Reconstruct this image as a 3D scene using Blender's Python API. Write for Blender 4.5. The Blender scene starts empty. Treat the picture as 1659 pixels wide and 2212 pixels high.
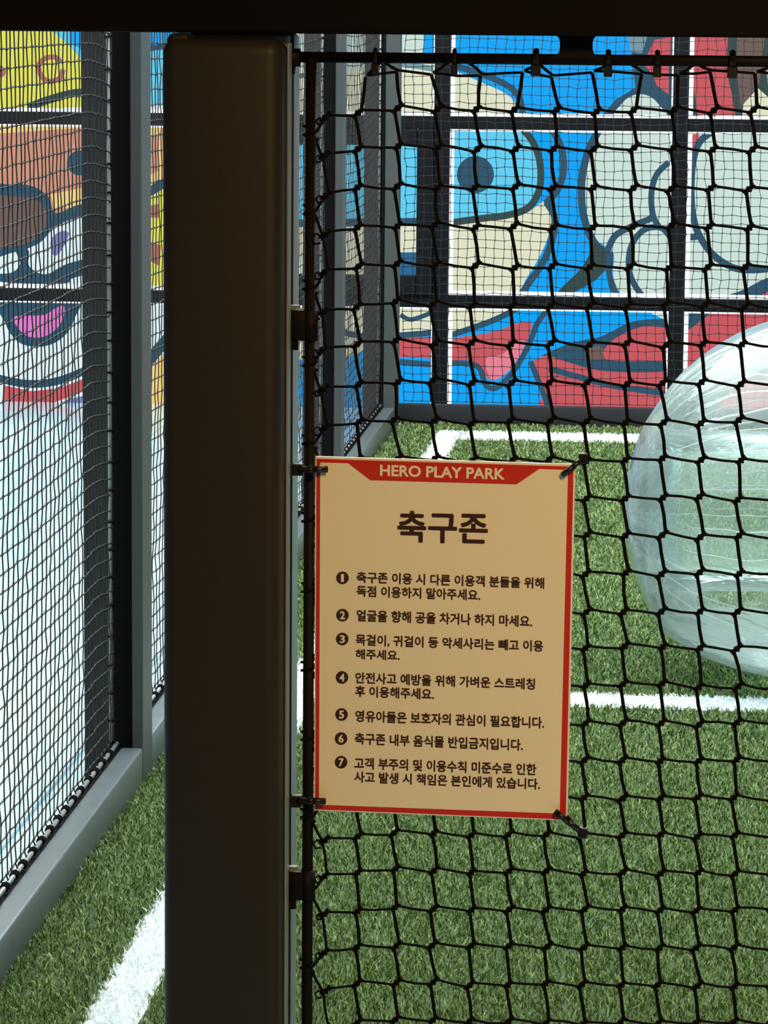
import bpy, bmesh, math, random
import numpy as np
from mathutils import Vector, Matrix
random.seed(7); rng = np.random.default_rng(7)
sc = bpy.context.scene; C = sc.collection
W, H, FP = 1659, 2212, 7300.0           # frame and focal length in pixels
CAM_Z = 2.10                            # camera height (m), standing at x=0, y=0

# ------------------------------------------------------------------ camera
cam_d = bpy.data.cameras.new('camera'); cam = bpy.data.objects.new('camera', cam_d); C.objects.link(cam)
cam_d.sensor_fit = 'VERTICAL'; cam_d.sensor_height = 24.0; cam_d.lens = 24.0*FP/H
cam_d.clip_start = .1; cam_d.clip_end = 200
PITCH, YAW, ROLL = math.radians(8.65), math.radians(5.15), 0.008
RM = Matrix.Rotation(YAW, 3, 'Z') @ Matrix.Rotation(math.pi/2-PITCH, 3, 'X') @ Matrix.Rotation(ROLL, 3, 'Z')
cam.matrix_world = Matrix.Translation((0, 0, CAM_Z)) @ RM.to_4x4()
sc.camera = cam
def at(px, py, X=None, Y=None, Z=None):
    """point of the photograph on a real plane of the place (x, y or z constant)"""
    d = RM @ Vector(((px-W/2)/FP, -(py-H/2)/FP, -1))
    if Y is not None: t = Y/d.y
    elif X is not None: t = X/d.x
    else: t = (Z-CAM_Z)/d.z
    return Vector((d.x*t, d.y*t, CAM_Z+d.z*t))

# ------------------------------------------------------------------ world, lights, exposure
wd = bpy.data.worlds.new('world'); sc.world = wd; wd.use_nodes = True
wd.node_tree.nodes['Background'].inputs[0].default_value = (.75, .88, 1, 1)
wd.node_tree.nodes['Background'].inputs[1].default_value = .06
def area(name, loc, rot, sx, sy, power, col, spread=180):
    l = bpy.data.lights.new(name, 'AREA'); l.shape = 'RECTANGLE'; l.size = sx; l.size_y = sy
    l.energy = power; l.color = col; l.spread = math.radians(spread)
    o = bpy.data.objects.new(name, l); C.objects.link(o); o.location = loc; o.rotation_euler = rot; return o
area('pitch_ceiling_light', (-1, 11.2, 4.9), (0, 0, 0), 9, 11, 1950, (.92, .98, 1.0))
area('lobby_lamp', (.9, 1.2, 3.4), (math.radians(48), 0, math.radians(12)), .6, .6, 24, (1.0, .655, .21), 100)
sc.view_settings.view_transform = 'Standard'; sc.view_settings.look = 'None'
sc.view_settings.gamma = 1; sc.view_settings.use_curve_mapping = False
sc.view_settings.exposure = 0.0
sc.cycles.max_bounces = 12; sc.cycles.transparent_max_bounces = 24
sc.cycles.sample_clamp_indirect = 6

# ------------------------------------------------------------------ materials
def lin(c):
    return tuple((v/255/12.92 if v/255 <= .04045 else ((v/255+.055)/1.055)**2.4) for v in c) + (1,)
def mat(name, col, rough=.5, metal=0, noise=None, bump=None, spec=.5, srgb=True):
    m = bpy.data.materials.new(name); m.use_nodes = True; nt = m.node_tree; b = nt.nodes['Principled BSDF']
    c = lin(col) if srgb else tuple(col)+(1,)
    b.inputs['Base Color'].default_value = c; b.inputs['Roughness'].default_value = rough
    b.inputs['Metallic'].default_value = metal; b.inputs['Specular IOR Level'].default_value = spec
    if noise:
        sc_, amt = noise
        tc = nt.nodes.new('ShaderNodeTexCoord'); n = nt.nodes.new('ShaderNodeTexNoise')
        n.inputs['Scale'].default_value = sc_; n.inputs['Detail'].default_value = 5
        nt.links.new(tc.outputs['Object'], n.inputs['Vector'])
        mx = nt.nodes.new('ShaderNodeMix'); mx.data_type = 'RGBA'
        mx.inputs[6].default_value = tuple(v*(1-amt) for v in c[:3])+(1,)
        mx.inputs[7].default_value = tuple(min(1, v*(1+amt)) for v in c[:3])+(1,)
        nt.links.new(n.outputs['Fac'], mx.inputs[0]); nt.links.new(mx.outputs[2], b.inputs['Base Color'])
    if bump:
        sc_, st, di = bump
        tc = nt.nodes.new('ShaderNodeTexCoord'); n = nt.nodes.new('ShaderNodeTexNoise')
        n.inputs['Scale'].default_value = sc_; n.inputs['Detail'].default_value = 6
        nt.links.new(tc.outputs['Object'], n.inputs['Vector'])
        bp = nt.nodes.new('ShaderNodeBump'); bp.inputs['Strength'].default_value = st; bp.inputs['Distance'].default_value = di
        nt.links.new(n.outputs['Fac'], bp.inputs['Height']); nt.links.new(bp.outputs[0], b.inputs['Normal'])
    return m
def glow(name, col, s=1.0):
    m = bpy.data.materials.new(name); m.use_nodes = True; nt = m.node_tree; b = nt.nodes['Principled BSDF']
    b.inputs['Base Color'].default_value = (.004, .004, .004, 1); b.inputs['Roughness'].default_value = .5; b.inputs['Specular IOR Level'].default_value = .1
    b.inputs['Emission Color'].default_value = lin(col); b.inputs['Emission Strength'].default_value = s
    return m
M = dict(
 pad=mat('brown_vinyl', (44, 38, 34), .5, spec=.25, noise=(60, .12), bump=(900, .25, .001)),
 beam=mat('dark_maroon_paint', (16, 9, 10), .7, noise=(9, .2), spec=.1),
 steel=mat('galvanised_steel', (150, 156, 156), .45, .35, noise=(30, .15)),
 rail=mat('grey_coated_steel', (102, 112, 114), .34, .3, noise=(14, .18), bump=(200, .1, .001)),
 post=mat('grey_post_paint', (68, 74, 72), .5, .1, noise=(20, .12)),
 column=mat('dark_grey_paint', (44, 45, 47), .75, noise=(12, .15), spec=.2),
 black=mat('black_channel_paint', (9, 9, 11), .75, spec=.12),
 red_edge=mat('dark_red_edging', (105, 20, 26), .5),
 gate=mat('rusty_black_paint', (15, 9, 8), .6, spec=.15, noise=(70, .5), bump=(300, .4, .001)),
 cord=mat('black_cord', (16, 12, 10), .9, spec=.1),
 netside=mat('dark_grey_cord', (44, 42, 40), .8),
 netback=mat('charcoal_cord', (26, 32, 36), .8),
 rod=mat('pale_steel_rod', (138, 140, 136), .4, .3),
 tie=mat('black_nylon', (22, 14, 12), .35),
 signface=mat('cream_print', (246, 232, 214), .55, noise=(300, .02)),
 signred=mat('red_print', (205, 38, 26), .5),
 signcore=mat('white_foam_board', (245, 235, 228), .6),
 ink=mat('dark_brown_ink', (52, 14, 10), .6),
 tile=mat('polished_grey_tile', (172, 201, 209), .16, noise=(2, .04), spec=.9),
 mull=mat('black_window_frame', (8, 11, 15), .6, spec=.2),
 mull_edge=mat('grey_frame_edge', (170, 180, 190), .4),
 ceil=mat('dark_ceiling', (60, 60, 62), .8),
 wallm=mat('dark_wall_paint', (34, 30, 30), .8, noise=(4, .1)),
 turfbase=mat('turf_backing', (52, 74, 38), .95, noise=(40, .3)),
 linebase=mat('white_turf_backing', (225, 232, 232), .9, noise=(60, .06)),
)
# ------------------------------------------------------------------ helpers
SHEAR = False
KS = .0     
def shx(y): return KS*(y-9.05)
def inst(name, me, m, loc, parent):
    if not me.materials: me.materials.append(M[m])
    o = bpy.data.objects.new(name, me); C.objects.link(o); o.location = Vector(loc)-parent.location; o.parent = parent
    if SHEAR: o.location.x += shx(loc[1])
    return o
def tomesh(bm, name):
    me = bpy.data.meshes.new(name); bm.to_mesh(me); bm.free(); me.shade_smooth(); return me
def obj(name, me, m=None, parent=None, smooth=False):
    if isinstance(me, bmesh.types.BMesh):
        b = me; me = bpy.data.meshes.new(name); b.to_mesh(me); b.free()
    if SHEAR:
        co = np.zeros(len(me.vertices)*3, dtype=np.float32); me.vertices.foreach_get('co', co); co = co.reshape(-1, 3)
        co[:, 0] += KS*(co[:, 1]-9.05); me.vertices.foreach_set('co', co.ravel()); me.update()
    if m: me.materials.append(M[m] if isinstance(m, str) else m)
    if smooth: me.shade_smooth()
    o = bpy.data.objects.new(name, me); C.objects.link(o)
    if parent: o.parent = parent; o.matrix_parent_inverse = parent.matrix_basis.inverted()
    return o
def tag(o, label, cat, group=None, kind=None):
    o['label'] = label; o['category'] = cat
    if group: o['group'] = group
    if kind: o['kind'] = kind
    return o
def thing(name, loc, label, cat, group=None):
    o = bpy.data.objects.new(name, None); C.objects.link(o); o.location = loc; o.empty_display_size = .1
    return tag(o, label, cat, group)
def box(bm, a, b, bev=0, seg=2):
    a = Vector(a); b = Vector(b)
    r = bmesh.ops.create_cube(bm, size=1)
    vs = r['verts']
    bmesh.ops.scale(bm, vec=[max(abs(b[i]-a[i]), 1e-5) for i in range(3)], verts=vs)
    bmesh.ops.translate(bm, vec=(a+b)/2, verts=vs)
    if bev:
        es = list({e for v in vs for e in v.link_edges})
        bmesh.ops.bevel(bm, geom=es, offset=bev, segments=seg, profile=.5, affect='EDGES')
    return bm
def bx(a, b, bev=0, seg=2): return box(bmesh.new(), a, b, bev, seg)
def segs_mesh(name, P0, P1, R, n=4):
    """many straight strands as prisms, one mesh (vectorised)"""
    P0 = np.asarray(P0, float); P1 = np.asarray(P1, float); K = len(P0)
    R = np.broadcast_to(np.asarray(R, float), (K,))
    d = P1-P0; d /= np.linalg.norm(d, axis=1, keepdims=True)+1e-12
    ref = np.where(np.abs(d[:, 2:3]) > .9, np.array([[1., 0, 0]]), np.array([[0, 0, 1.]]))
    u = np.cross(d, ref); u /= np.linalg.norm(u, axis=1, keepdims=True); v = np.cross(d, u)
    a = np.arange(n)*2*np.pi/n+np.pi/4
    ring = (np.cos(a)[None, :, None]*u[:, None]+np.sin(a)[None, :, None]*v[:, None])*R[:, None, None]
    V = np.concatenate([P0[:, None]+ring, P1[:, None]+ring], 1).reshape(-1, 3)
    base = (np.arange(K)*2*n)[:, None, None]
    k = np.arange(n); q = np.stack([k, (k+1) % n, (k+1) % n+n, k+n], 1)[None]
    F = (base+q).reshape(-1, 4)
    return quads(name, V, F)
def quads(name, V, F):
    me = bpy.data.meshes.new(name); nf, k = F.shape
    me.vertices.add(len(V)); me.vertices.foreach_set('co', np.ascontiguousarray(V, dtype=np.float32).ravel())
    me.loops.add(nf*k); me.loops.foreach_set('vertex_index', np.ascontiguousarray(F, dtype=np.int32).ravel())
    me.polygons.add(nf); me.polygons.foreach_set('loop_start', np.arange(nf, dtype=np.int32)*k)
    me.update(calc_edges=True); me.validate(); return me
def tube(bm, pts, r, n=8, closed=False, cap=True):
    pts = [Vector(p) for p in pts]; N = len(pts); rr = r if isinstance(r, (list, tuple)) else [r]*N
    rings = []; pu = None
    for i, p in enumerate(pts):
        a = pts[(i-1) % N] if (i or closed) else p; b = pts[(i+1) % N] if (i < N-1 or closed) else p
        d = (b-a).normalized()
        if pu is None:
            pu = d.orthogonal().normalized()
        pu = (pu-d*pu.dot(d)).normalized(); w = d.cross(pu)
        rings.append([bm.verts.new(p+(pu*math.cos(2*math.pi*k/n)+w*math.sin(2*math.pi*k/n))*rr[i]) for k in range(n)])
    for i in range(N if closed else N-1):
        A = rings[i]; B = rings[(i+1) % N]
        for k in range(n): bm.faces.new((A[k], A[(k+1) % n], B[(k+1) % n], B[k]))
    if cap and not closed: bm.faces.new(rings[0][::-1]); bm.faces.new(rings[-1])
    return bm
def tb(pts, r, n=8, closed=False): return tube(bmesh.new(), pts, r, n, closed)
def spline(P, closed=False, n=6):
    P = [Vector((p[0], p[1])) for p in P]; N = len(P); out = []
    for i in range(N if closed else N-1):
        g = (lambda j: P[j % N]) if closed else (lambda j: P[max(0, min(N-1, j))])
        a, b, c, d = g(i-1), g(i), g(i+1), g(i+2)
        for k in range(n):
            t = k/n
            out.append(.5*((2*b)+(c-a)*t+(2*a-5*b+4*c-d)*t*t+(3*b-a-3*c+d)*t**3))
    if not closed: out.append(P[-1])
    return out

# ================================================================== THE SETTING
NETX = -1.518; RX0, RX1 = -1.499, -1.440      # side net plane; base rail sides
YB = at(1150, 921, Z=0).y                      # inner foot of the back rail
YW = YB+.72                                    # window wall
POST_Y = [8.80+2.56*k for k in (-1, 0, 1, 2, 3)]
# polished floor tiles round the cage
flo = obj('floor', bx((-9, -2, -.12), (7, YW+.1, -.012)), 'tile'); flo['kind'] = 'structure'
k = 0
protos = {}
for ix in range(7):
    for iy in range(16):
        x0 = NETX-.16-.9*(ix+1); y0 = 3.4+.9*iy
        if y0+.9 > YW+.1: continue
        if 'tile' not in protos:
            t0 = obj('tile', bx((.0015, .0015, -.012), (.8985, .8985, 0), .001, 1), 'tile'); protos['tile'] = t0; t = t0
        else:
            t = protos['tile'].copy(); C.objects.link(t)
        t.location = (x0, y0, random.uniform(-.0004, .0004)); t.parent = flo
cl = obj('ceiling', bx((-9, -2, 5.2), (7, YW+.1, 5.3)), 'ceil'); cl['kind'] = 'structure'
wl = obj('wall_left', bx((-9.1, -2, -.1), (-9, YW+.1, 5.3)), 'wallm'); wl['kind'] = 'structure'
wr = obj('wall_right', bx((7, -2, -.1), (7.1, YW+.1, 5.3)), 'wallm'); wr['kind'] = 'structure'

# ------------------------------------------------------------------ backlit windows with the printed film
colors = dict(white=(226, 246, 250), pale=(205, 228, 218), cream=(226, 229, 200), blue=(0, 166, 250), light=(98, 208, 246),
  navy=(44, 84, 108), green=(52, 74, 74), red=(204, 88, 96), pink=(226, 122, 206), yellow=(226, 226, 92), orange=(208, 146, 122),
  tan=(244, 210, 132), brown=(112, 92, 86), swirl=(176, 110, 92), slate=(38, 104, 148), steel=(118, 152, 164), violet=(120, 130, 190), rose=(232, 130, 150))
GM = {k_: glow('film_'+k_, v, .97) for k_, v in colors.items()}
GM['gap'] = glow('clear_glass_daylight', (244, 252, 255), 1.25)
def wpt(px, py): p = at(px, py, Y=YW); return (p.x, p.z)
XM = [wpt(954, 450)[0], wpt(1466, 450)[0]]; PITCHX = XM[1]-XM[0]
mull_x = [XM[0]+PITCHX*i for i in range(-5, 5)]           # mullion centre lines
MW = .040                                                  # half width of a mullion
zr2 = (wpt(1200, 281)[1]+wpt(1200, 253)[1])/2; zr3 = (wpt(1200, 667)[1]+wpt(1200, 640)[1])/2
TH = (wpt(1200, 640)[1]-wpt(1200, 667)[1])/2
ZBOT = wpt(100, 884)[1]
rows = [(zr2+TH, 3.1), (zr3+TH, zr2-TH), (ZBOT, zr3-TH)]
def clip(poly, r):
    x0, x1, z0, z1 = r
    for ax, s, lim in ((0, 1, x0), (0, -1, x1), (1, 1, z0), (1, -1, z1)):
        out = []
        for i in range(len(poly)):
            a = poly[i-1]; b = poly[i]
            ia = (a[ax]-lim)*s >= 0; ib = (b[ax]-lim)*s >= 0
            if ia != ib:
                t = (lim-a[ax])/(b[ax]-a[ax]); out.append((a[0]+(b[0]-a[0])*t, a[1]+(b[1]-a[1])*t))
            if ib: out.append(b)
        poly = out
        if len(poly) < 3: return []
    return poly
# shapes of the print, (kind, colour, points[, width]); F filled smooth, P filled straight, S stroke, O disc
CELLBG = {(-1, 0): 'yellow', (-1, 1): 'orange', (-1, 2): 'white', (0, 0): 'pale', (0, 1): 'light', (0, 2): 'blue',
          (1, 0): 'blue', (1, 1): 'blue', (1, 2): 'blue', (2, 0): 'green', (2, 1): 'pale', (2, 2): 'red'}
SH = {}
SH[(-1, 0)] = [('F', 'light', [(90, 40), (120, 72), (150, 100), (175, 130), (210, 200), (260, 230), (470, 250), (470, 20)]),
  ('P', 'blue', [(150, 50), (480, 50), (480, 98), (330, 98), (180, 110), (150, 90)]),
  ('S', 'navy', [(300, 108), (360, 100), (460, 90)], 12), ('S', 'light', [(300, 190), (470, 200)], 30),
  ('S', 'green', [(60, 232), (110, 214), (170, 200), (240, 205)], 17), ('S', 'swirl', [(132, 135), (120, 124), (98, 126), (84, 142), (90, 165), (108, 176), (130, 168), (136, 150)], 11),
  ('O', 'swirl', (0, 155, 13)), ('O', 'swirl', (-50, 110, 26)), ('P', 'white', [(140, 232), (480, 222), (480, 250), (120, 250)])]
SH[(-1, 1)] = [('P', 'tan', [(0, 262), (200, 262), (200, 275), (0, 288)]), ('O', 'navy', (172, 352, 27)),
  ('P', 'white', [(-90, 520), (60, 520), (170, 440), (300, 420), (300, 640), (-90, 640)]),
  ('P', 'tan', [(110, 420), (180, 405), (180, 445), (118, 452)]),
  ('F', 'yellow', [(325, 425), (400, 400), (470, 420), (470, 640), (330, 640), (310, 520)]),
  ('P', 'tan', [(310, 262), (350, 262), (350, 400), (310, 420)]), ('P', 'orange', [(320, 300), (342, 290), (342, 370), (320, 380)]),
  ('P', 'swirl', [(318, 445), (345, 440), (345, 470), (318, 470)]), ('P', 'swirl', [(318, 520), (348, 530), (345, 575), (318, 560)]),
  ('S', 'navy', [(300, 425), (330, 410), (380, 380)], 20),
  ('F', 'navy', [(-40, 410), (20, 398), (70, 402), (105, 425), (120, 460), (170, 442), (240, 430), (240, 462), (170, 470), (120, 490), (85, 525), (30, 545), (-40, 550)]),
  ('F', 'brown', [(-40, 432), (30, 424), (75, 430), (98, 452), (98, 490), (70, 520), (10, 536), (-40, 540)]),
  ('F', 'navy', [(35, 540), (62, 540), (64, 575), (100, 592), (150, 568), (240, 550), (240, 578), (160, 600), (140, 612), (40, 612), (-20, 604), (-40, 590), (20, 590), (44, 570)]),
  ('F', 'violet', [(110, 520), (130, 500), (150, 505), (130, 545), (115, 550)])]
SH[(-1, 2)] = [('F', 'navy', [(0, 640), (165, 640), (160, 690), (140, 725), (105, 746), (65, 748), (35, 735), (12, 700)]),
  ('F', 'pink', [(28, 686), (55, 682), (95, 680), (120, 666), (137, 660), (138, 682), (124, 708), (95, 727), (62, 727), (42, 712)]),
  ('P', 'red', [(8, 832), (70, 845), (130, 838), (180, 818), (180, 846), (100, 876), (8, 884)]),
  ('S', 'navy', [(-60, 800), (0, 818), (60, 829), (120, 824), (180, 802), (240, 770)], 17), ('P', 'violet', [(110, 878), (150, 862), (200, 850), (200, 890), (110, 890)]),
  ('P', 'tan', [(300, 830), (328, 790), (352, 765), (480, 700), (480, 900), (300, 900)]), ('S', 'navy', [(300, 800), (325, 775), (350, 745), (400, 690)], 24)]
SH[(0, 0)] = [('P', 'cream', [(440, 150), (940, 150), (940, 260), (440, 260)]), ('P', 'blue', [(915, 50), (945, 50), (945, 116), (915, 116)]),
  ('S', 'slate', [(640, 164), (672, 160)], 9), ('S', 'steel', [(850, 138), (895, 142), (940, 150)], 12)]
SH[(0, 1)] = [('P', 'cream', [(440, 488), (940, 488), (940, 640), (440, 640)]), ('P', 'navy', [(440, 476), (940, 470), (940, 488), (440, 492)]),
  ('P', 'slate', [(860, 545), (940, 545), (940, 640), (860, 640)])]
SH[(0, 2)] = [('P', 'cream', [(440, 655), (940, 655), (940, 715), (860, 718), (780, 760), (740, 775), (440, 780)]), ('P', 'red', [(835, 728), (940, 728), (940, 775), (835, 770)]),
  ('S', 'navy', [(740, 718), (800, 728), (870, 724), (940, 718)], 13), ('S', 'navy', [(835, 780), (940, 788)], 13), ('S', 'navy', [(865, 680), (890, 690), (940, 672)], 10)]
SH[(1, 0)] = [('F', 'cream', [(960, 130), (985, 153), (1040, 178), (1092, 202), (1114, 228), (1100, 262), (960, 262)]),
  ('S', 'navy', [(975, 140), (1040, 160), (1095, 184), (1122, 212), (1130, 255)], 14),
  ('P', 'navy', [(1356, 60), (1460, 60), (1460, 262), (1290, 262), (1330, 215), (1372, 190), (1368, 140)]), ('P', 'steel', [(1356, 70), (1400, 70), (1388, 115), (1362, 112)]),
  ('P', 'red', [(1398, 118), (1414, 86), (1450, 80), (1450, 120)]), ('P', 'red', [(1390, 136), (1445, 136), (1445, 205), (1418, 184), (1412, 166)]),
  ('F', 'pale', [(1325, 262), (1345, 222), (1368, 206), (1395, 205), (1420, 222), (1440, 262)])]
SH[(1, 1)] = [('P', 'light', [(960, 262), (1130, 262), (1160, 320), (1167, 360), (1163, 420), (1130, 458), (1080, 468), (960, 480)]),
  ('F', 'cream', [(960, 488), (1060, 476), (1130, 464), (1180, 432), (1192, 460), (1186, 505), (1165, 555), (1135, 605), (1100, 660), (960, 660)]),
  ('S', 'green', [(1122, 272), (1150, 305), (1166, 350), (1166, 405), (1144, 446), (1100, 464), (1040, 472), (965, 482)], 15),
  ('S', 'navy', [(1190, 275), (1212, 318), (1217, 370), (1203, 412), (1178, 440)], 15),
  ('S', 'navy', [(1180, 436), (1198, 470), (1192, 520), (1172, 568), (1142, 612), (1110, 660)], 15),
  ('O', 'navy', (1027, 377, 40)),
  ('F', 'pale', [(1306, 270), (1278, 320), (1265, 385), (1268, 460), (1290, 518), (1325, 545), (1325, 600), (1345, 660), (1480, 660), (1480, 262), (1340, 255)]),
  ('S', 'navy', [(1298, 275), (1271, 325), (1257, 390), (1260, 462), (1282, 522), (1318, 552)], 16),
  ('F', 'green', [(1282, 522), (1318, 548), (1320, 580), (1275, 612), (1225, 640), (1190, 660), (1210, 625), (1255, 580), (1275, 545)]),
  ('S', 'navy', [(1318, 548), (1314, 585), (1326, 625), (1345, 660)], 15),
  ('S', 'navy', [(1445, 350), (1418, 378), (1407, 420), (1411, 466), (1425, 492)], 13), ('S', 'navy', [(1411, 470), (1372, 486), (1330, 508), (1312, 542)], 14),
  ('S', 'navy', [(1450, 515), (1428, 492), (1392, 496), (1365, 528), (1358, 572), (1368, 610), (1392, 645)], 13), ('P', 'blue', [(1308, 582), (1262, 636), (1318, 636)])]
SH[(1, 2)] = [('F', 'cream', [(960, 655), (1110, 655), (1060, 688), (1000, 710), (960, 722)]),
  ('S', 'navy', [(960, 728), (1010, 712), (1070, 690), (1130, 660)], 13), ('F', 'red', [(970, 735), (1060, 718), (1120, 698), (1148, 700), (1134, 745), (1100, 800), (1062, 822), (1038, 795), (1010, 778), (970, 776)]),
  ('F', 'rose', [(1050, 775), (1085, 765), (1120, 735), (1134, 745), (1100, 800), (1062, 820)]),
  ('S', 'navy', [(970, 784), (1030, 790), (1050, 832), (1075, 836), (1112, 798), (1142, 745), (1160, 700), (1180, 672)], 12),
  ('F', 'red', [(1150, 782), (1220, 752), (1320, 728), (1380, 705), (1480, 716), (1480, 900), (1185, 900), (1172, 850), (1156, 810)]),
  ('F', 'navy', [(1150, 778), (1230, 742), (1300, 726), (1368, 694), (1450, 690), (1450, 708), (1385, 706), (1320, 738), (1310, 776), (1440, 782), (1440, 802), (1310, 802), (1235, 785), (1180, 768)]),
  ('P', 'brown', [(1262, 752), (1300, 746), (1306, 776), (1268, 778)]), ('S', 'navy', [(1186, 796), (1250, 814), (1330, 834), (1440, 850)], 13),
  ('S', 'navy', [(1146, 780), (1160, 815), (1178, 860), (1188, 900)], 12), ('P', 'pale', [(1375, 660), (1470, 660), (1470, 694), (1430, 688)])]
SH[(2, 0)] = [('F', 'red', [(1488, 60), (1566, 60), (1570, 150), (1586, 262), (1518, 262), (1500, 200)]), ('P', 'brown', [(1592, 60), (1655, 60), (1640, 180), (1600, 235), (1592, 160)]),
  ('P', 'cream', [(1602, 262), (1606, 225), (1637, 190), (1680, 228), (1700, 262)]), ('P', 'orange', [(1652, 130), (1720, 110), (1720, 200), (1660, 190)])]
SH[(2, 1)] = [('P', 'red', [(1485, 270), (1515, 270), (1505, 320), (1485, 320)]),
  ('S', 'navy', [(1545, 280), (1512, 306), (1497, 350), (1493, 420), (1500, 480), (1520, 525), (1552, 560), (1600, 582), (1680, 578), (1740, 560)], 15),
  ('S', 'navy', [(1480, 514), (1514, 510)], 14), ('F', 'navy', [(1560, 650), (1610, 624), (1665, 598), (1740, 590), (1740, 660)]), ('P', 'red', [(1640, 640), (1670, 625), (1720, 640), (1720, 670), (1640, 670)])]
SH[(2, 2)] = [('F', 'navy', [(1480, 660), (1545, 662), (1510, 696), (1480, 712)])]
xsil = -1
for ci, cidx in enumerate(range(-4, 4)):
    xl = mull_x[ci]+MW; xr = mull_x[ci+1]-MW
    # numbering: column 1 starts at the mullion seen at x=954 px
    cidx = ci-4+0
    col = cidx
    w = obj('window_%d' % (ci+1), bx((mull_x[ci]-MW, YW-.05, ZBOT-.02), (mull_x[ci]+MW, YW+.03, 3.2), .003, 1), 'mull'); w['kind'] = 'structure'
    bm = bmesh.new()
    for z in (zr2, zr3): box(bm, (xl, YW-.045, z-TH), (xr, YW+.03, z+TH), .002, 1)
    box(bm, (xl, YW-.045, 3.1), (xr, YW+.03, 3.2), .002, 1)
    obj('transom', bm, 'mull', w)
    obj('window_sill', bx((mull_x[ci]-MW, YW-.06, ZBOT-.045), (mull_x[ci+1]-MW, YW+.03, ZBOT-.0), .002, 1), 'mull', w)
    for ri, (z0, z1) in enumerate(rows):
        pane = obj('pane', bx((xl, YW+.002, z0), (xr, YW+.010, z1)), GM['gap'], w)
        if col == 0 and ri == 1:      # the opening sash with its thick black frame
            sx = wpt(902, 450)[0]; sx0 = wpt(560, 450)[0]; zt = wpt(880, 313)[1]; zb = wpt(880, 594)[1]
            bm = bmesh.new()
            box(bm, (sx, YW-.07, z0+.001), (xr-.001, YW-.004, z1-.001), .003, 1); box(bm, (xl+.001, YW-.07, z0+.001), (xl+.03, YW-.004, z1-.001), .003, 1)
            box(bm, (xl+.031, YW-.07, zt), (sx-.001, YW-.004, z1-.001), .003, 1); box(bm, (xl+.031, YW-.07, z0+.001), (sx-.001, YW-.004, zb), .003, 1)
            obj('sash', bm, 'mull', w)
        g = .022; gb = .028 if ri else .012
        R_ = (xl+g, xr-.008, z0+(.022 if ri else .018), z1-.012)
        bg = CELLBG.get((col, ri), ['blue', 'cream', 'red'][(col+ri) % 3] if True else None)
        geo = [(bg, [(R_[0], R_[2]), (R_[1], R_[2]), (R_[1], R_[3]), (R_[0], R_[3])])]
        for s in SH.get((col, ri), []):
            if s[0] == 'F': geo.append((s[1], [wpt(*p) for p in spline(s[2], True)]))
            elif s[0] == 'P': geo.append((s[1], [wpt(*p) for p in s[2]]))
            elif s[0] == 'O': geo.append((s[1], [wpt(s[2][0]+s[2][2]*math.cos(a*math.pi/16), s[2][1]+s[2][2]*math.sin(a*math.pi/16)) for a in range(32)]))
            else:
                pp = spline(s[2], n=6); L = []; Rr = []
                for i, p in enumerate(pp):
                    d = (pp[min(i+1, len(pp)-1)]-pp[max(i-1, 0)]).normalized(); nrm = Vector((-d.y, d.x))*s[3]/2
                    L.append(wpt(*(p+nrm))); Rr.append(wpt(*(p-nrm)))
                for i in range(len(L)-1): geo.append((s[1], [L[i], L[i+1], Rr[i+1], Rr[i]], len(geo) if i == 0 else None))
        layer = {}; depth = 0; bms = {}
        for gi in geo:
            cname, poly = gi[0], gi[1]
            if not (len(gi) == 3 and gi[2] is None): depth += 1
            poly = clip(list(poly), R_)
            if len(poly) < 3: continue
            b = bms.setdefault(cname, bmesh.new()); y = YW+.001-.0006*depth
            vs = [b.verts.new((p[0], y, p[1])) for p in poly]
            try: b.faces.new(vs)
            except ValueError: pass
        for cname, b in bms.items():
            pr = obj('film_print', b, GM[cname], pane)
            pr['label'] = cname + ' area of the printed window film' if cname not in ('gap',) else 'clear'
wb = obj('wall_back', bx((-9, YW-.02, 3.2), (7, YW+.12, 5.3)), 'wallm'); wb['kind'] = 'structure'
obj('lower_wall', bx((-9, YW+.03, -.1), (7, YW+.12, 3.2)), 'wallm', wb)

# ------------------------------------------------------------------ artificial turf with white lines
TX0, TX1 = RX1, 3.2; TY0, TY1 = 4.1, YB
def tape_x(y): return at(185, 2212, Z=0).x
LXL, LXR = -1.211, -1.102
LFY0 = at(1200, 955, Z=0).y; LFY1 = at(1200, 939, Z=0).y
LMY0 = at(1450, 1535-.5, Z=0).y; LMY1 = at(1450, 1508, Z=0).y
lines = [('side', LXL, LXR, TY0, LFY1), ('far', LXR, TX1, LFY0, LFY1), ('mid', LXR, TX1, LMY0, LMY1)]
turf = obj('turf', bx((TX0-.03, TY0, -.01), (TX1, TY1, .0)), 'turfbase')
tag(turf, 'green artificial turf covering the pitch inside the cage', 'artificial grass', kind='stuff')
def blade_mat(name, c0, c1, tr=.25):
    m = bpy.data.materials.new(name); m.use_nodes = True; nt = m.node_tree; b = nt.nodes['Principled BSDF']
    g = nt.nodes.new('ShaderNodeTexCoord'); n = nt.nodes.new('ShaderNodeTexNoise'); n.inputs['Scale'].default_value = 130; n.inputs['Detail'].default_value = 2
    nt.links.new(g.outputs['Object'], n.inputs['Vector'])
    r = nt.nodes.new('ShaderNodeValToRGB'); r.color_ramp.elements[0].position = .38; r.color_ramp.elements[1].position = .64
    r.color_ramp.elements[0].color = lin(c0); r.color_ramp.elements[1].color = lin(c1)
    nt.links.new(n.outputs['Fac'], r.inputs[0]); nt.links.new(r.outputs[0], b.inputs['Base Color'])
    b.inputs['Roughness'].default_value = .5; b.inputs['Specular IOR Level'].default_value = .35
    return m
M['blade'] = blade_mat('turf_green', (74, 95, 50), (146, 171, 103))
M['blade_white'] = blade_mat('turf_white', (226, 236, 238), (250, 254, 254))
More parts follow.
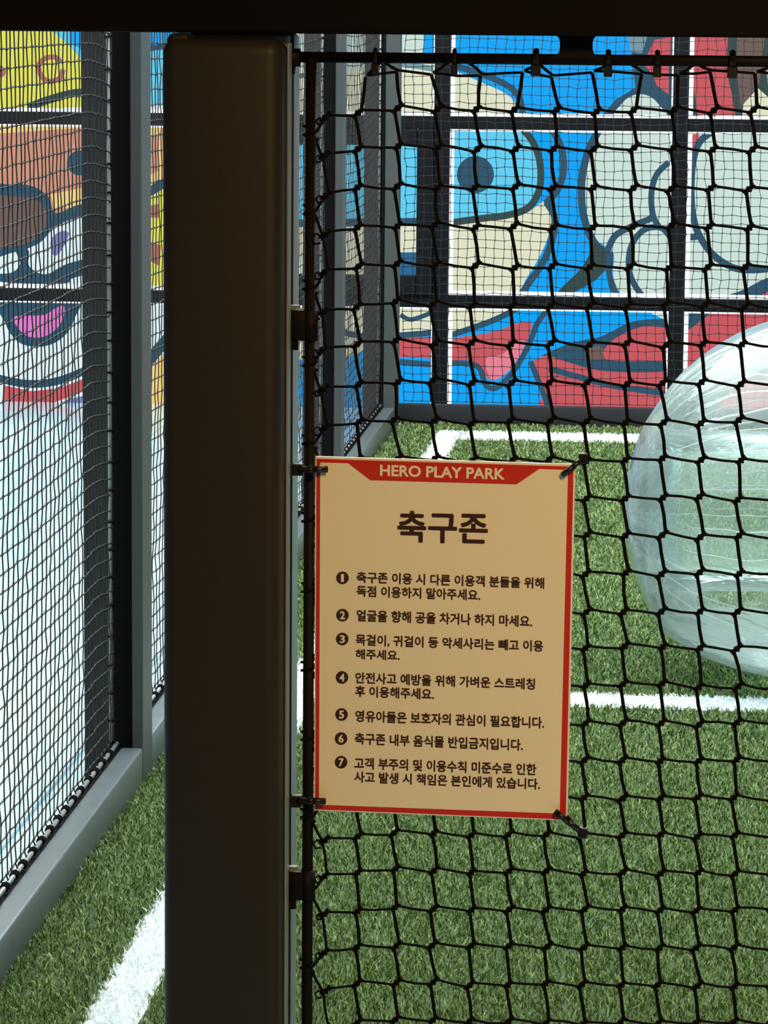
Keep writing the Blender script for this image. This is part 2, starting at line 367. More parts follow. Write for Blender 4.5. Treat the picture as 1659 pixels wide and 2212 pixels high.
def blades(name, x, y, hgt, wid, lean):
    n = len(x); a = rng.uniform(0, 2*np.pi, n); b = rng.uniform(0, 2*np.pi, n)
    L = rng.uniform(.2, 1, n)*lean; h = hgt*rng.uniform(.55, 1.15, n); w = wid*rng.uniform(.7, 1.3, n)
    dx, dy = np.cos(a)*w/2, np.sin(a)*w/2; lx, ly = np.cos(b)*L*h, np.sin(b)*L*h
    P = np.zeros((n, 5, 3))
    P[:, 0] = np.stack([x-dx, y-dy, 0*x-.001], 1); P[:, 1] = np.stack([x+dx, y+dy, 0*x-.001], 1)
    P[:, 2] = np.stack([x+dx*.85+lx*.35, y+dy*.85+ly*.35, h*.6], 1); P[:, 3] = np.stack([x-dx*.85+lx*.35, y-dy*.85+ly*.35, h*.6], 1)
    P[:, 4] = np.stack([x+lx, y+ly, h*.92], 1)
    V = P.reshape(-1, 3); i = np.arange(n)*5
    F = np.concatenate([np.stack([i, i+1, i+2], 1), np.stack([i, i+2, i+3], 1), np.stack([i+3, i+2, i+4], 1)])
    return quads(name, V, F)
def scatter(x0, x1, y0, y1, n):
    return rng.uniform(x0, x1, n), rng.uniform(y0, y1, n)
gx, gy, gw = [], [], []
for (y0, y1, dens, ww) in ((6.0, 9.5, 17000, .0034), (9.5, 13, 8500, .0050), (13, TY1, 5500, .0068)):
    n = int((y1-y0)*(.62-TX0)*dens); x, y = scatter(TX0, .62, y0, y1, n)
    gx.append(x); gy.append(y); gw.append(np.full(n, ww))
x, y = scatter(.62, TX1, 6.0, TY1, 26000); gx.append(x); gy.append(y); gw.append(np.full(len(x), .009))
x, y = scatter(TX0, TX1, TY0, 6.0, 26000); gx.append(x); gy.append(y); gw.append(np.full(len(x), .007))
gx = np.concatenate(gx); gy = np.concatenate(gy); gw = np.concatenate(gw)
wob = .006*np.sin(gy*61)+.005*np.sin(gy*137+gx*90)+rng.normal(0, .004, len(gx))
gx = gx+np.where(gx < .3, KS*(gy-9.05)*(.3-gx)/(.3-TX0), 0)
own = np.full(len(gx), -1)
for li, (nm, a, b, c, d) in enumerate(lines):
    sx_ = KS*(gy-9.05)*(nm == 'side')
    ins = (gx-sx_+wob > a) & (gx-sx_+wob < b) & (gy+wob > c) & (gy+wob < d); own[ins & (own < 0)] = li
gr = blades('turf_blades', gx[own < 0], gy[own < 0], .020, gw[own < 0], .95)
g_o = obj('turf_blades', gr, 'blade', turf); g_o['kind'] = 'stuff'
LB = dict(side='broad white side line in the turf running along the left netting towards the window wall',
          far='thin white end line in the turf in front of the far base rail',
          mid='white line crossing the turf in front of the clear bubble ball')
for li, (nm, a, b, c, d) in enumerate(lines):
    e = bpy.data.objects.new('pitch_line', None); C.objects.link(e); e.location = ((a+b)/2, (c+d)/2, 0)
    tag(e, LB[nm], 'pitch line')
    SHEAR = nm == 'side'
    obj('line_backing', bx((a+(.03 if nm != 'side' else 0), c, .0005), (b, d, .004)), 'linebase', e); SHEAR = False
    x, y, w_ = gx[own == li], gy[own == li], gw[own == li]
    n2 = len(x); x = np.concatenate([x, x+rng.normal(0, .004, n2)]); y = np.concatenate([y, y+rng.normal(0, .004, n2)]); w_ = np.concatenate([w_, w_])
    o = obj('line_blades', blades('line_blades', x, y, .019, w_*1.25, .9), 'blade_white', e); o['kind'] = 'stuff'

# ================================================================== THE CAGE
SHEAR = True
# posts: grey inner tube, black channel with a red edge, dark outer column
PLAB = ['grey cage post with black channel outside the left edge of the view',
        'grey and black cage post standing left of the brown padded post',
        'grey and black cage post hidden behind the brown padded post',
        'grey and black cage post seen just right of the gate hinge rod',
        'grey corner post of the cage where side netting meets the far base rail']
RH = .10
for i, y in enumerate(POST_Y):
    corner = i == 4
    t = thing('cage_post', (RX1-.04+shx(y), y, 0), PLAB[i], 'post', 'posts of the cage side')
    if not corner:
        obj('inner_tube', bx((RX1-.028, y, 0), (RX1+.001, y+.16, 3.0), .004, 2), 'post', t)
        obj('channel', bx((NETX-.003, y+.02, 0), (RX1-.0305, y+.12, 3.0), .002, 1), 'black', t)
        obj('edging', bx((RX1-.0305, y+.012, 0), (RX1-.0280, y+.03, 3.0)), 'red_edge', t)
        obj('outer_column', bx((NETX-.086, y+.03, 0), (NETX-.014, y+.11, 3.0), .004, 2), 'column', t)
    else:
        obj('inner_tube', bx((-1.497, y+.03, 0), (-1.425, y+.11, 3.0), .004, 2), 'post', t)
        obj('channel', bx((-1.515, y+.03, 0), (-1.499, y+.10, 3.0), .002, 1), 'black', t)
        obj('outer_column', bx((-1.600, y+.04, 0), (-1.517, y+.12, 3.0), .004, 2), 'column', t)
# base rails
RLAB = ['grey base rail in the lower left corner of the photo', 'grey base rail seen left of the padded post beyond the first cage post',
        'grey base rail mostly hidden behind the padded post and the sign', 'grey base rail of the left side reaching the far corner of the cage']
for i in range(4):
    y0 = POST_Y[i]+.16; y1 = POST_Y[i+1]
    if i == 3: y1 += .029
    t = thing('base_rail', (RX1, y0, 0), RLAB[i], 'rail', 'base rails of the cage')
    obj('tube', bx((RX0, y0+.001, 0), (RX1, y1-.001, RH), .006, 3), 'rail', t, True)
    obj('black_strip', bx((NETX-.006, y0+.001, .02), (RX0-.001, y1-.001, RH-.004)), 'black', t)  # black strip filling the gap between rail and bottom rod
SHEAR = False; RXE = -1.425
t = thing('base_rail', (0, YB+.03, 0), 'grey base rail along the far end of the pitch under the mural', 'rail', 'base rails of the cage')
obj('tube', bx((RXE-.065, YB+.002, 0), (3.2, YB+.05, RH), .006, 3), 'column', t, True)
obj('black_strip', bx((RXE-.065, YB+.052, .02), (3.2, YB+.07, RH-.012)), 'black', t)

SHEAR = True
# side nets: one per bay
NLAB = ['dark side net panel at the left edge of the photo above the nearest grey rail', 'dark side net panel between the left cage post and the padded post',
        'dark side net panel seen in the slit right of the padded post', 'dark side net panel in the last bay by the far corner']
CY, CZ = .053, .0432
bm = bmesh.new()
for g_ in range(3): tube(bm, [(.0078*math.cos(q), .004+g_*.010+.0018*q/3, .0078*math.sin(q)) for q in [j*math.pi/4 for j in range(9)]], .0036, 5)
tube(bm, [(0, .0, .0), (0, .030, .0)], .0078, 8)
wrap_me = tomesh(bm, 'cord_wrap')
etie_me = tomesh(tb([(.0085*math.cos(q), .0085*math.sin(q), .001*q) for q in [j*math.pi/4 for j in range(10)]], .003, 5), 'edge_tie')
for i in range(4):
    ya = POST_Y[i]+.16; yb = POST_Y[i+1]+.0
    if i == 3: yb = POST_Y[4]+.035
    n = round((yb-ya)/CY); m_ = 62; z0 = .125
    ys = np.linspace(ya+.012, yb-.012, n+1); zs = z0+np.arange(m_+1)*CZ
    Yg, Zg = np.meshgrid(ys, zs, indexing='ij'); tt = (Yg-ya)/(yb-ya)
    hfac = np.clip((Zg-z0)/.35, 0, 1)
    if i == 3: sag = -.055*np.sin(np.pi*tt)*hfac
    elif i == 0: sag = -.030*np.clip((tt-.86)/.14, 0, 1)**1.5*hfac+.0*tt
    else: sag = -.02*np.sin(np.pi*tt)*hfac
    Zn = Zg+sag+rng.normal(0, .0009, Yg.shape); Xn = NETX+.006*np.sin(Yg*3.1+Zg*2.3)*hfac+rng.normal(0, .0012, Yg.shape)
    Yn = Yg+rng.normal(0, .0013, Yg.shape)*(tt > .01)*(tt < .99)
    G = np.stack([Xn, Yn, Zn], -1)
    a = G[:-1, :].reshape(-1, 3); b = G[1:, :].reshape(-1, 3); c = G[:, :-1].reshape(-1, 3); d = G[:, 1:].reshape(-1, 3)
    t = thing('side_net', (NETX, (ya+yb)/2, 0), NLAB[i], 'net', 'side nets of the cage')
    me = segs_mesh('netting', np.concatenate([a, c]), np.concatenate([b, d]), .0020, 4)
    obj('netting', me, 'netside', t)
    kn = G.reshape(-1, 3); o = np.array([[0, .0042, 0]])
    obj('knots', segs_mesh('knots', kn-o*.9, kn+o*.9, .0034, 4), 'netside', t)['kind'] = 'stuff'
    # bottom lacing rod with black cord wraps
    obj('bottom_rod', tb([(NETX+.010, ya+.01, RH+.012), (NETX+.010, yb-.01, RH+.012)], .0062, 8), 'rod', t, True)
    for k in range(int((yb-ya-.06)/.106)):
        inst('cord_wrap', wrap_me, 'cord', (NETX+.010, ya+.03+k*.106+random.uniform(-.008, .008), RH+.012), t)
    bm = bmesh.new()
    for k in range(int((yb-ya)/.053)):
        yy = ya+.03+k*.053
        tube(bm, [(NETX+.010, yy, RH+.018), (NETX+.002, yy+.012, z0+.004)], .0022, 4)
    obj('lacing_cord', bm, 'cord', t)['kind'] = 'stuff'
    obj('edge_rod', tb([(NETX-.006, yb-.010, RH+.02), (NETX-.006, yb-.010, 2.8)], .0058, 8), 'rod', t, True)
    z = .17
    while z < 2.4:
        inst('edge_tie', etie_me, 'cord', (NETX-.006, yb-.010, z), t); z += random.choice([.075, .08, .085])

# far end net
SHEAR = False
n = int(4.6/.0447); NB = YB+.035
xs = RXE+.01+np.arange(n+1)*.0447; zs = RH+.012+np.arange(60)*.0447
Xg, Zg = np.meshgrid(xs, zs, indexing='ij')
Zn = Zg+.006*np.sin(Xg*5.1+.6)*np.clip(Zg, 0, 1)+rng.normal(0, .0026, Xg.shape); Zn[:, 0] = RH+.012
Xn = Xg+.005*np.sin(Zg*6+1)+rng.normal(0, .0026, Xg.shape); G = np.stack([Xn, NB+rng.normal(0, .001, Xg.shape), Zn], -1)
t = thing('end_net', (.8, NB, 0), 'fine dark net stretched across the far end of the cage before the mural windows', 'net')
a = G[:-1, :].reshape(-1, 3); b = G[1:, :].reshape(-1, 3); c = G[:, :-1].reshape(-1, 3); d = G[:, 1:].reshape(-1, 3)
obj('netting', segs_mesh('netting', np.concatenate([a, c]), np.concatenate([b, d]), .0021, 4), 'netback', t)
kn = G.reshape(-1, 3); o = np.array([[.003, 0, .003]])
obj('knots', segs_mesh('knots', kn-o, kn+o, .0036, 4), 'netback', t)['kind'] = 'stuff'
# ================================================================== THE BUBBLE BALL
def plastic():
    m = bpy.data.materials.new('clear_vinyl'); m.use_nodes = True; nt = m.node_tree; N = nt.nodes; L = nt.links
    N.remove(N['Principled BSDF']); out = N['Material Output']
    tc = N.new('ShaderNodeTexCoord'); mp = N.new('ShaderNodeMapping'); mp.inputs['Scale'].default_value = (1.3, 2.2, 3)
    no = N.new('ShaderNodeTexNoise'); no.inputs['Scale'].default_value = 2.2; no.inputs['Detail'].default_value = 4; no.inputs['Distortion'].default_value = 1.2
    L.new(tc.outputs['Object'], mp.inputs[0]); L.new(mp.outputs[0], no.inputs['Vector'])
    bp = N.new('ShaderNodeBump'); bp.inputs['Strength'].default_value = .4; bp.inputs['Distance'].default_value = .02
    L.new(no.outputs['Fac'], bp.inputs['Height'])
    tr = N.new('ShaderNodeBsdfTransparent'); tr.inputs[0].default_value = (.93, .975, .96, 1)
    gl = N.new('ShaderNodeBsdfGlossy'); gl.inputs['Roughness'].default_value = .1; gl.inputs[0].default_value = (.95, 1, 1, 1); L.new(bp.outputs[0], gl.inputs['Normal'])
    df = N.new('ShaderNodeBsdfTranslucent'); df.inputs[0].default_value = (.80, .95, .93, 1)
    d2 = N.new('ShaderNodeBsdfDiffuse'); d2.inputs[0].default_value = (.80, .95, .93, 1)
    ad = N.new('ShaderNodeMixShader'); L.new(df.outputs[0], ad.inputs[1]); L.new(d2.outputs[0], ad.inputs[2])
    lw = N.new('ShaderNodeLayerWeight'); lw.inputs[0].default_value = .25
    ramp = N.new('ShaderNodeMapRange'); ramp.inputs[1].default_value = .0; ramp.inputs[2].default_value = 1; ramp.inputs[3].default_value = .085; ramp.inputs[4].default_value = .60
    L.new(lw.outputs['Facing'], ramp.inputs[0])
    m1 = N.new('ShaderNodeMixShader'); L.new(ramp.outputs[0], m1.inputs[0]); L.new(tr.outputs[0], m1.inputs[1]); L.new(ad.outputs[0], m1.inputs[2])
    fr = N.new('ShaderNodeFresnel'); fr.inputs[0].default_value = 1.32; L.new(bp.outputs[0], fr.inputs['Normal'])
    m2 = N.new('ShaderNodeMixShader'); L.new(fr.outputs[0], m2.inputs[0]); L.new(m1.outputs[0], m2.inputs[1]); L.new(gl.outputs[0], m2.inputs[2])
    L.new(m2.outputs[0], out.inputs[0]); return m
M['vinyl'] = plastic()
M['seam'] = mat('milky_vinyl_seam', (252, 255, 250), .3)
BD = 10.42; BR = .600
bc = at(1778, 1108, Y=BD); BR = (at(1778, 1108, Y=BD)-at(1348, 1108, Y=BD)).length
BZ = bc.z
ball = thing('bubble_ball', (bc.x, BD, 0), 'clear inflatable bubble ball resting on the turf behind the white line', 'ball')
from mathutils import noise as mn
def ballshell(R, squash=True):
    bm = bmesh.new(); bmesh.ops.create_icosphere(bm, subdivisions=6, radius=R)
    for v in bm.verts:
        p = v.co.copy(); u = p.normalized()
        w = mn.noise(Vector((u.x*2.2, u.y*4, u.z*6)))*.5+mn.noise(Vector((u.x*4, u.y*6+3, u.z*9)))*.12+abs(mn.noise(Vector((u.x*3+9, u.y*3, u.z*3))))*.4
        p = p*(1+.012*w)
        if squash:
            lim = -(BZ-.018)
            if p.z < lim*.72: p.z = lim*.72+(p.z-lim*.72)*((lim-lim*.72)/(-R*1.004-lim*.72))
        v.co = p+Vector((bc.x, BD, BZ))
    return bm
obj('outer_shell', ballshell(BR), 'vinyl', ball, True)
# inner tunnel (axis across the pitch) with flared ends
bm = bmesh.new(); N_ = 40; prof = [(-.528, .275), (-.51, .262), (-.44, .25), (-.3, .25), (0, .245), (.3, .25), (.44, .25), (.51, .262), (.528, .275)]
rg = []
for (xx, rr) in prof:
    rg.append([bm.verts.new((bc.x+xx*BR/.6, BD+rr*math.cos(2*math.pi*k/N_)*(1+.03*math.sin(k*5)), BZ+rr*math.sin(2*math.pi*k/N_))) for k in range(N_)])
for i in range(len(rg)-1):
    for k in range(N_): bm.faces.new((rg[i][k], rg[i][(k+1) % N_], rg[i+1][(k+1) % N_], rg[i+1][k]))
obj('inner_tunnel', bm, 'vinyl', ball, True)
NBD = 44
for k in range(NBD):
    th = 2*math.pi*k/NBD+random.uniform(-.04, .04); rmax = BR*random.uniform(.88, .93)
    if math.sin(th) < -.64: continue
    pts = []; xa = -BR*random.uniform(.62, .86); xb = BR*random.uniform(.7, .86); M_ = 16; tilt = random.uniform(-.03, .03)
    for j in range(M_+1):
        x = xa+(xb-xa)*j/M_; rr = min(rmax, .955*math.sqrt(BR*BR-x*x)); a_ = th+tilt*(j/M_-.5)
        pts.append((bc.x+x, BD+rr*math.cos(a_), max(.03, BZ+rr*math.sin(a_)+.003*math.sin(2.1*j+k))))
    w_ = random.choice([.0018, .0028, .0038]); rad = [.0008]+[w_*random.uniform(.7, 1.3) for _ in range(M_-1)]+[.0008]
    obj('tie_band', tb(pts, rad, 5), 'seam', ball, True)

# ================================================================== THE GATE FRONT
GY = 3.885                                # plane of the gate net
P = lambda x, y, Y=GY: at(x, y, Y=Y)
# dark header beam; unseen wall above it added to block the ceiling light
bz = at(830, 74, Y=3.86).z
hb = thing('header_beam', (0, 3.86, bz), 'very dark maroon steel beam across the top of the photo', 'beam')
obj('beam_body', bx((-1.6, 3.84, bz), (2.2, 3.965, bz+.16), .004, 2), 'beam', hb)
wf = obj('wall_light_block', bx((-9, 3.86, bz+.165), (7, 3.98, 5.2)), 'wallm'); wf['kind'] = 'structure'
# padded post
pr_x = at(606, 1100, Y=3.795).x; pl_x = at(352, 1100, Y=3.795).x
sx_r = at(621, 1100, Y=3.87).x; ptop = at(480, 84, Y=3.80).z
pp = thing('padded_post', ((pr_x+pl_x)/2, 3.87, 0), 'thick square post wrapped in dark brown vinyl padding beside the gate', 'post')
bm = bx((pl_x, 3.785, .02), (pr_x, 3.868, ptop), .017, 5); obj('vinyl_pad', bm, 'pad', pp, True)
bm = bx((pl_x+.004, 3.80, ptop-.02), (pl_x+.03, 3.86, ptop+.006), .008, 3); obj('pad_fold', bm, 'pad', pp, True)
bm = bx((pr_x+.0006, 3.835, .02), (pr_x+.0032, 3.862, ptop-.004), .001, 1); obj('pad_seam', bm, 'steel', pp)
bm = bmesh.new(); box(bm, (pl_x+.01, 3.87, 0), (sx_r, 3.978, bz-.001), .003, 2)
obj('steel_core', bm, 'steel', pp)
bm = bmesh.new(); box(bm, (sx_r, 3.887, 0.0), (sx_r+.0018, 3.892, bz-.001)); box(bm, (sx_r, 3.9, 0.0), (sx_r+.0018, 3.903, bz-.001))
obj('groove', bm, 'black', pp)

# gate: frame rods, hinges, hanger, net
gx0 = P(668, 1100).x; gtop = (P(900, 127).z+P(1500, 130).z)/2; gx1 = gx0+1.02; gbot = .12; RR = .0064
gate = thing('net_gate', (gx0, GY, 0), 'black rod framed gate with knotted netting hinged on the steel post', 'gate')
px0 = P(622, 127).x
obj('frame_rod', tb([(px0, GY, gtop), (gx1, GY, gtop)], RR, 12), 'gate', gate, True)
obj('frame_rod', tb([(gx0, GY, gtop-.002), (gx0, GY, gbot)], RR*1.02, 12), 'gate', gate, True)
obj('frame_rod', tb([(gx1, GY, gtop), (gx1, GY, gbot)], RR, 12), 'gate', gate, True)
obj('frame_rod', tb([(gx0, GY, gbot), (gx1, GY, gbot)], RR, 12), 'gate', gate, True)
bm = tb([(px0-.004, GY, gtop-.001), (px0+.014, GY, gtop-.0005)], .0105, 10); tube(bm, [(px0+.003, GY, gtop-.004), (px0+.001, GY, gtop-.019)], .007, 8)
obj('rod_end_cap', bm, 'gate', gate, True)
# hanger tab welded between beam and rod: waisted plate
bm = bmesh.new(); hx = P(1245, 100).x; hz0 = gtop; hz1 = bz+.004; prof = []
for j in range(13):
    s = j/12; w = .0185+.014*(2*s-1)**4+.006*(1-s)**8; prof.append((w, hz0+(hz1-hz0)*s))
fr = [bm.verts.new((hx-w, GY-.006, z)) for w, z in prof]+[bm.verts.new((hx+w, GY-.006, z)) for w, z in prof[::-1]]
f = bm.faces.new(fr); r = bmesh.ops.extrude_face_region(bm, geom=[f]); bmesh.ops.translate(bm, vec=(0, .008, 0), verts=[v for v in r['geom'] if isinstance(v, bmesh.types.BMVert)])
bmesh.ops.recalc_face_normals(bm, faces=bm.faces); obj('hanger_tab', bm, 'gate', gate)
for (hy, flip) in ((700, 0), (1908, 1)):
    c = P(650, hy); h = .0185
    hg = obj('hinge', bx((sx_r+.001, GY-.012, c.z-h), (gx0-.004, GY+.002, c.z+h), .0025, 2), 'gate', gate, True)
    obj('barrel', tb([(gx0, GY-.001, c.z-h*1.02), (gx0, GY-.001, c.z+h*.9)], .0096, 12), 'gate', hg, True)
    bm = tb([(sx_r+.007, GY-.006, c.z+h-.001), (sx_r+.007, GY-.006, c.z+h+.004)], .006, 6); obj('bolt_head', bm, 'rod' if flip else 'steel', hg)
    bm = tb([(sx_r+.007, GY-.006, c.z-h-.011), (sx_r+.007, GY-.006, c.z-h+.001)], .0042, 6); obj('bolt_end', bm, 'gate', hg)
    obj('cap_ridge', tb([(sx_r+.004, GY-.013, c.z+h*.96), (gx0-.006, GY-.013, c.z+h*.96)], .0012, 6), 'steel', hg, True)

# front knotted net
def colx(i, y):      # photo column positions, measured
    if i == 0: return 702-2*math.sin(y/90)
    s = 85.6+(82.7-85.6)*(y-240)/585 if y < 825 else 82.7+(81.4-82.7)*(y-825)/1175
    return 773+s*(i-1)
rowy = [158, 237]; 
while rowy[-1] < 5200: rowy.append(rowy[-1]+(84.4 if rowy[-1] < 750 else (82.5 if rowy[-1] < 1000 else 80.8)))
NC = 23; mm = 1/1848.0
A, B = {}, {}
for j, y in enumerate(rowy):
    for i in range(NC):
        x = colx(i, y); yy = y+{0: 15, 1: 3, 2: -4, 3: -2}.get(i, 0)+ (i-6)*.25
        if j == 0:
            x += 30*math.sin(i*1.7)*.5; yy = 158+6*math.sin(i*2.3)
            if i == 0: x = 690
        x += random.gauss(0, 1.8); yy += random.gauss(0, 1.8)
        q = P(x, yy); q.y = GY+random.gauss(0, .0015)
        if q.z < gbot+.01: q.z = gbot+.004
        k = random.uniform(.0021, .0036) if j else .0010
        A[i, j] = q+Vector((k, 0, k*.9)); B[i, j] = q-Vector((k, 0, k*.9))
NR = max(j for (i, j) in A if A[1, j].z > gbot+.02)+1
p0, p1, rr = [], [], []
def strand(a, b, r):
    mid = (a+b)/2+Vector((random.gauss(0, .0006), 0, random.gauss(0, .0006)-.0003))
    p0.extend([a, mid]); p1.extend([mid, b]); rr.extend([r, r])
for j in range(NR+1):
    for i in range(NC):
        if (i, j) not in A: continue
        if i < NC-1 and (i+1, j) in A and j > 0: strand(A[i, j], B[i+1, j], .00165)
        if j < NR and (i, j+1) in A and (i > 0): strand(B[i, j], A[i, j+1], .00215)
        if i == 0 and 0 < j < NR and j % 2 == 0: strand(B[i, j], A[i, j+1], .0017)
# the edge meshes laced to the hinge rod and the top rod
for j in range(1, NR):
    zr = (A[0, j].z + (A[0, min(j+1, NR)].z if j % 2 else A[0, j-1].z))/2
    strand(B[0, j], Vector((gx0+.004, GY-.002, zr)), .0017)
for i in range(1, NC):
    tx = A[i, 0].x + (.018 if i % 2 else -.018)
    strand(A[i, 0], Vector((tx, GY-.001, gtop-.003)), .0018)
    if i < NC-1: strand(A[i, 0], B[i+1, 0], .0016)
p0 = np.array([tuple(v) for v in p0]); p1 = np.array([tuple(v) for v in p1])
nt_ = obj('netting', segs_mesh('netting', p0, p1, np.array(rr), 6), 'cord', gate, True)
bm = bmesh.new()
for j in range(1, NR+1):
    for i in range(NC):
        if (i, j) not in A: continue
        a, b = A[i, j], B[i, j]; d = (a-b)
        tube(bm, [a+d*.12, a, (a+b)/2+Vector((0, -.001, 0)), b, b-d*.12], [.0014, .0027, .0036, .0027, .0014], 6)
        tube(bm, [(a+b)/2+Vector((-.0026, -.002, .0026)), (a+b)/2+Vector((0, -.0035, 0)), (a+b)/2+Vector((.0026, -.002, -.0026))], .0015, 5)
        for e in (Vector((1, 0, .25)), Vector((-.25, 0, -1)), Vector((-1, 0, -.25)), Vector((.25, 0, 1))):
            src = a if e.x+e.z > 0 else b
            tube(bm, [src, src+e*.0045], [.0028, .0016], 5)
kn = obj('knot', bm, 'cord', gate, True); kn['kind'] = 'stuff'
# lacing loops on the hinge rod, curled ends
loop_me = tomesh(tb([(.0082*math.cos(q), .0082*math.sin(q), .0016*q-.004) for q in [k*math.pi/4 for k in range(13)]], .0018, 5), 'lacing_loop')
for j in range(1, NR):
    zr = (A[0, j].z + (A[0, min(j+1, NR)].z if j % 2 else A[0, j-1].z))/2+random.uniform(-.004, .004)
    if j % 2: inst('lacing_loop', loop_me, 'cord', (gx0, GY, zr), gate)
    q0 = B[0, j]; s = random.uniform(.6, 1.2)
    obj('cord_end', tb([q0, q0+Vector((-.006, -.002, .003))*s, q0+Vector((-.0105, -.003, -.001))*s, q0+Vector((-.008, -.003, -.007))*s, q0+Vector((-.002, -.002, -.006))*s], .0014, 5), 'cord', gate, True)
for xx in (811, 982, 1158, 1314, 1420, 1582, 1740, 1905):
    q = P(xx, 135); bm = bmesh.new(); w = random.uniform(.0036, .0058)
    tube(bm, [(q.x, GY+.0092*math.cos(a_), gtop+.0092*math.sin(a_)) for a_ in [k*math.pi/6 for k in range(12)]], w*.7, 6, True)
    box(bm, (q.x-w, GY-.013, gtop-.019), (q.x+w, GY-.004, gtop-.006), .001, 1)
    obj('binding_tie', bm, 'tie', gate)

# ================================================================== THE SIGN
SY = GY-.013
TL, TR, BRc, BL = (681, 986), (1243, 1003), (1226, 1773), (678, 1751)
def sq(pts, y=SY): return [at(x, yy, Y=y) for x, yy in pts]
sign = thing('rule_sign', at(960, 1780, Y=SY), 'cream rule sign with red border and dark Korean writing tied to the gate net', 'sign')
def plate(name, pts, m, yf, yb, bev=0, parent=sign):
    bm = bmesh.new(); q = sq(pts, SY); f0 = [bm.verts.new((v.x, yf, v.z)) for v in q]; f1 = [bm.verts.new((v.x, yb, v.z)) for v in q]; n = len(q)
    bm.faces.new(f0[::-1]); bm.faces.new(f1)
    for k in range(n): bm.faces.new((f0[k], f0[(k+1) % n], f1[(k+1) % n], f1[k]))
    bmesh.ops.recalc_face_normals(bm, faces=bm.faces)
    if bev: bmesh.ops.bevel(bm, geom=bm.edges[:], offset=bev, segments=2, profile=.5, affect='EDGES')
    return obj(name, bm, m, parent)
plate('board', [TL, TR, BRc, BL], 'signcore', SY, SY+.005, .0006)
ins = lambda d0, d1, d2, d3: [(TL[0]+d3, TL[1]+d0), (TR[0]-d1, TR[1]+d0), (BRc[0]-d1, BRc[1]-d2), (BL[0]+d3, BL[1]-d2)]
bd = plate('border_print', ins(5, 4, 3, 3), 'signred', SY-.0004, SY)
plate('face_print', [(692, 999), (1227, 1015), (1209, 1757), (689, 1738)], 'signface', SY-.0008, SY-.0004)
bn = plate('banner_print', [(752, 1000), (800, 1037), (1116, 1046), (1166, 1012)], 'signred', SY-.0012, SY-.0008)
def text_mesh(s, bold):
    cu = bpy.data.curves.new('t', 'FONT'); cu.body = s; cu.size = 1; cu.offset = bold; cu.resolution_u = 3; cu.fill_mode = 'FRONT'
    o = bpy.data.objects.new('t', cu); C.objects.link(o)
    dg = bpy.context.evaluated_depsgraph_get(); dg.update(); me = bpy.data.meshes.new_from_object(o.evaluated_get(dg))
    bpy.data.objects.remove(o); bpy.data.curves.remove(cu); return me
def put_text(name, s, x0, yt0, yb0, x1, yb1, m, dep, bold=.02, label=None, parent=sign):
    """lay the glyph box onto the sign: left x, top/bottom at left, right x and bottom at right"""
    me = text_mesh(s, 0); n = len(me.vertices); co = np.zeros(n*3); me.vertices.foreach_get('co', co); co = co.reshape(-1, 3)
    mn_, mx_ = co.min(0), co.max(0)
    me2 = bmesh.new()
    for da in range(9):                                  # bold face: overlaid copies
        ox, oy = (0, 0) if da == 8 else (bold*math.cos(da*math.pi/4), bold*math.sin(da*math.pi/4))
        base_ = [me2.verts.new((c[0]+ox, c[1]+oy, da*.00002)) for c in co]
        for f in me.polygons: me2.faces.new([base_[k_] for k_ in f.vertices])
    me2.to_mesh(me); me2.free(); hgt = yb0-yt0
    for v in me.vertices:
        u = (v.co.x-mn_[0])/(mx_[0]-mn_[0]); w = (v.co.y-mn_[1])/(mx_[1]-mn_[1])
        x = x0+(x1-x0)*u+w*0.012*hgt; y = (yb0+(yb1-yb0)*u)-w*hgt
        q = at(x, y, Y=SY); v.co = (q.x, SY-dep-v.co.z, q.z)
    me.update(); o = obj(name, me, m, parent)
    if label: o['label'] = label
    return o
put_text('lettering', 'HERO PLAY PARK', 822, 1004, 1027, 1089, 1035, 'signface', .0016, .03, 'white heading letters on the red banner')
put_text('lettering', '축구존', 860, 1104, 1169, 1052, 1174, 'ink', .0012, .026, 'large dark title letters')
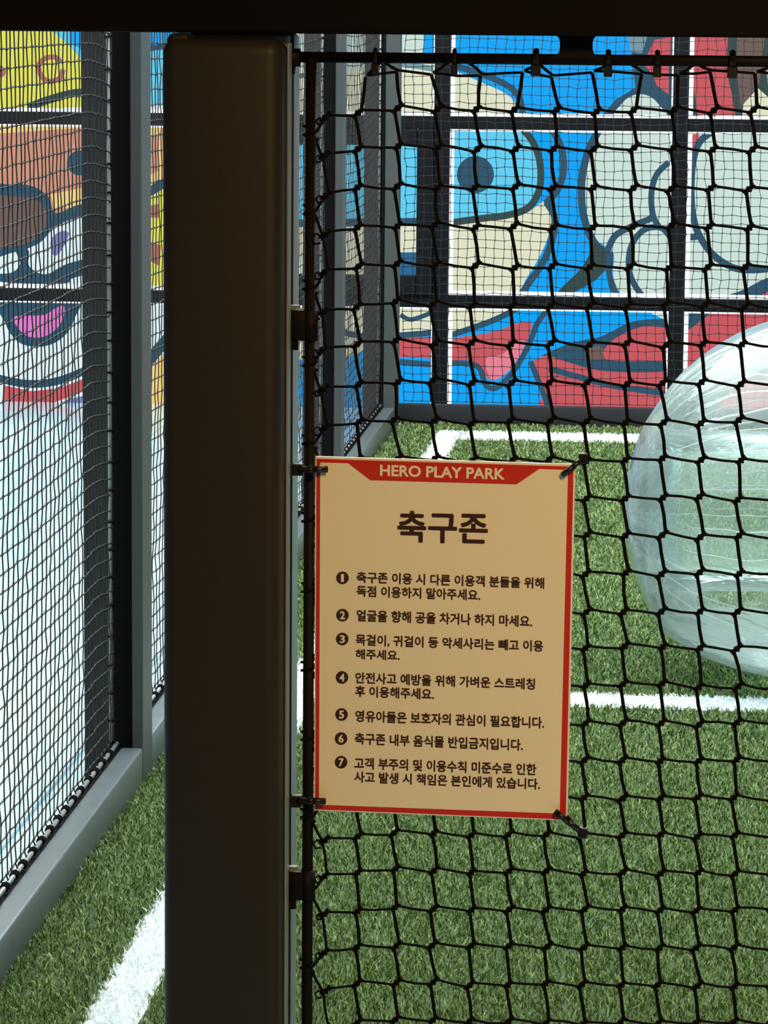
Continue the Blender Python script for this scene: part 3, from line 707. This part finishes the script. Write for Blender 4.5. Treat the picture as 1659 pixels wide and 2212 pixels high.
TXT = [('축구존 이용 시 다른 이용객 분들을 위해', 771, 1235, 1258, 1175, 1271), ('독점 이용하지 말아주세요.', 771, 1265, 1288, 1037, 1297),
 ('얼굴을 향해 공을 차거나 하지 마세요.', 771, 1317, 1341, 1149, 1354), ('목걸이, 귀걸이 등 악세사리는 빼고 이용', 769, 1370, 1394, 1173, 1408),
 ('해주세요.', 769, 1402, 1423, 863, 1426), ('안전사고 예방을 위해 가벼운 스트레칭', 768, 1452, 1475, 1155, 1489), ('후 이용해주세요.', 768, 1481, 1504, 937, 1511),
 ('영유아들은 보호자의 관심이 필요합니다.', 768, 1534, 1558, 1175, 1573), ('축구존 내부 음식물 반입금지입니다.', 767, 1583, 1607, 1129, 1621),
 ('고객 부주의 및 이용수칙 미준수로 인한', 766, 1636, 1660, 1158, 1674), ('사고 발생 시 책임은 본인에게 있습니다.', 766, 1666, 1689, 1166, 1705)]
for s, x0, a_, b_, x1, c_ in TXT: put_text('lettering', s, x0, a_, b_, x1, c_, 'ink', .0012, .027)
for k, (x, y) in enumerate(((740, 1248), (740, 1328.5), (739.5, 1380), (739, 1463), (738, 1543), (737, 1595), (737, 1646))):
    o = plate('bullet', [(x+13.6*math.cos(a_*math.pi/14), y+13.6*math.sin(a_*math.pi/14)) for a_ in range(28)], 'ink', SY-.0012, SY-.0008)
    put_text('digit', str(k+1), x-(2 if k == 0 else 5), y-8, y+8, x+(2 if k == 0 else 5), y+8, 'signface', .0016, .03, parent=o)

# cable ties holding the sign
def tie(label, pts, w, loops=None):
    t = thing('cable_tie', pts[0], label, 'cable tie', 'black cable ties holding the sign')
    bm = bmesh.new(); pv = [Vector(p) for p in pts]
    for a_, b_ in zip(pv[:-1], pv[1:]):
        tube(bm, [a_, a_.lerp(b_, .5), b_], w, 6)
    obj('strap', bm, 'tie', t, True)
    h = pv[-1]; bm = bx(h-Vector((w*1.5, w*1.2, w*1.7)), h+Vector((w*1.5, w*1.2, w*1.7)), w*.4, 2); obj('head', bm, 'tie', t)
    return t
F = SY-.005
tie('black cable tie at the top left corner of the sign round the hinge rod', [at(707, 1014, Y=F), at(676, 1014, Y=F-.006), at(643, 1014, Y=GY-.004)], .0042)
tie('black cable tie at the bottom left corner of the sign round the hinge rod', [at(702, 1731, Y=F), at(676, 1730, Y=F-.006), at(640, 1730, Y=GY-.004)], .0044)
tie('slanting black cable tie at the top right corner of the sign', [at(1215, 1026, Y=F), at(1238, 1008, Y=F-.002), at(1260, 990, Y=GY-.006)], .0036)
t4 = tie('slanting black cable tie at the bottom right corner of the sign', [at(1199, 1752, Y=F), at(1228, 1776, Y=F-.002), at(1258, 1799, Y=GY-.006)], .0038)
bm = tb([at(1226, 1763, Y=F), at(1252, 1792, Y=GY-.006)], .0018, 6); obj('loose_end', bm, 'tie', t4)
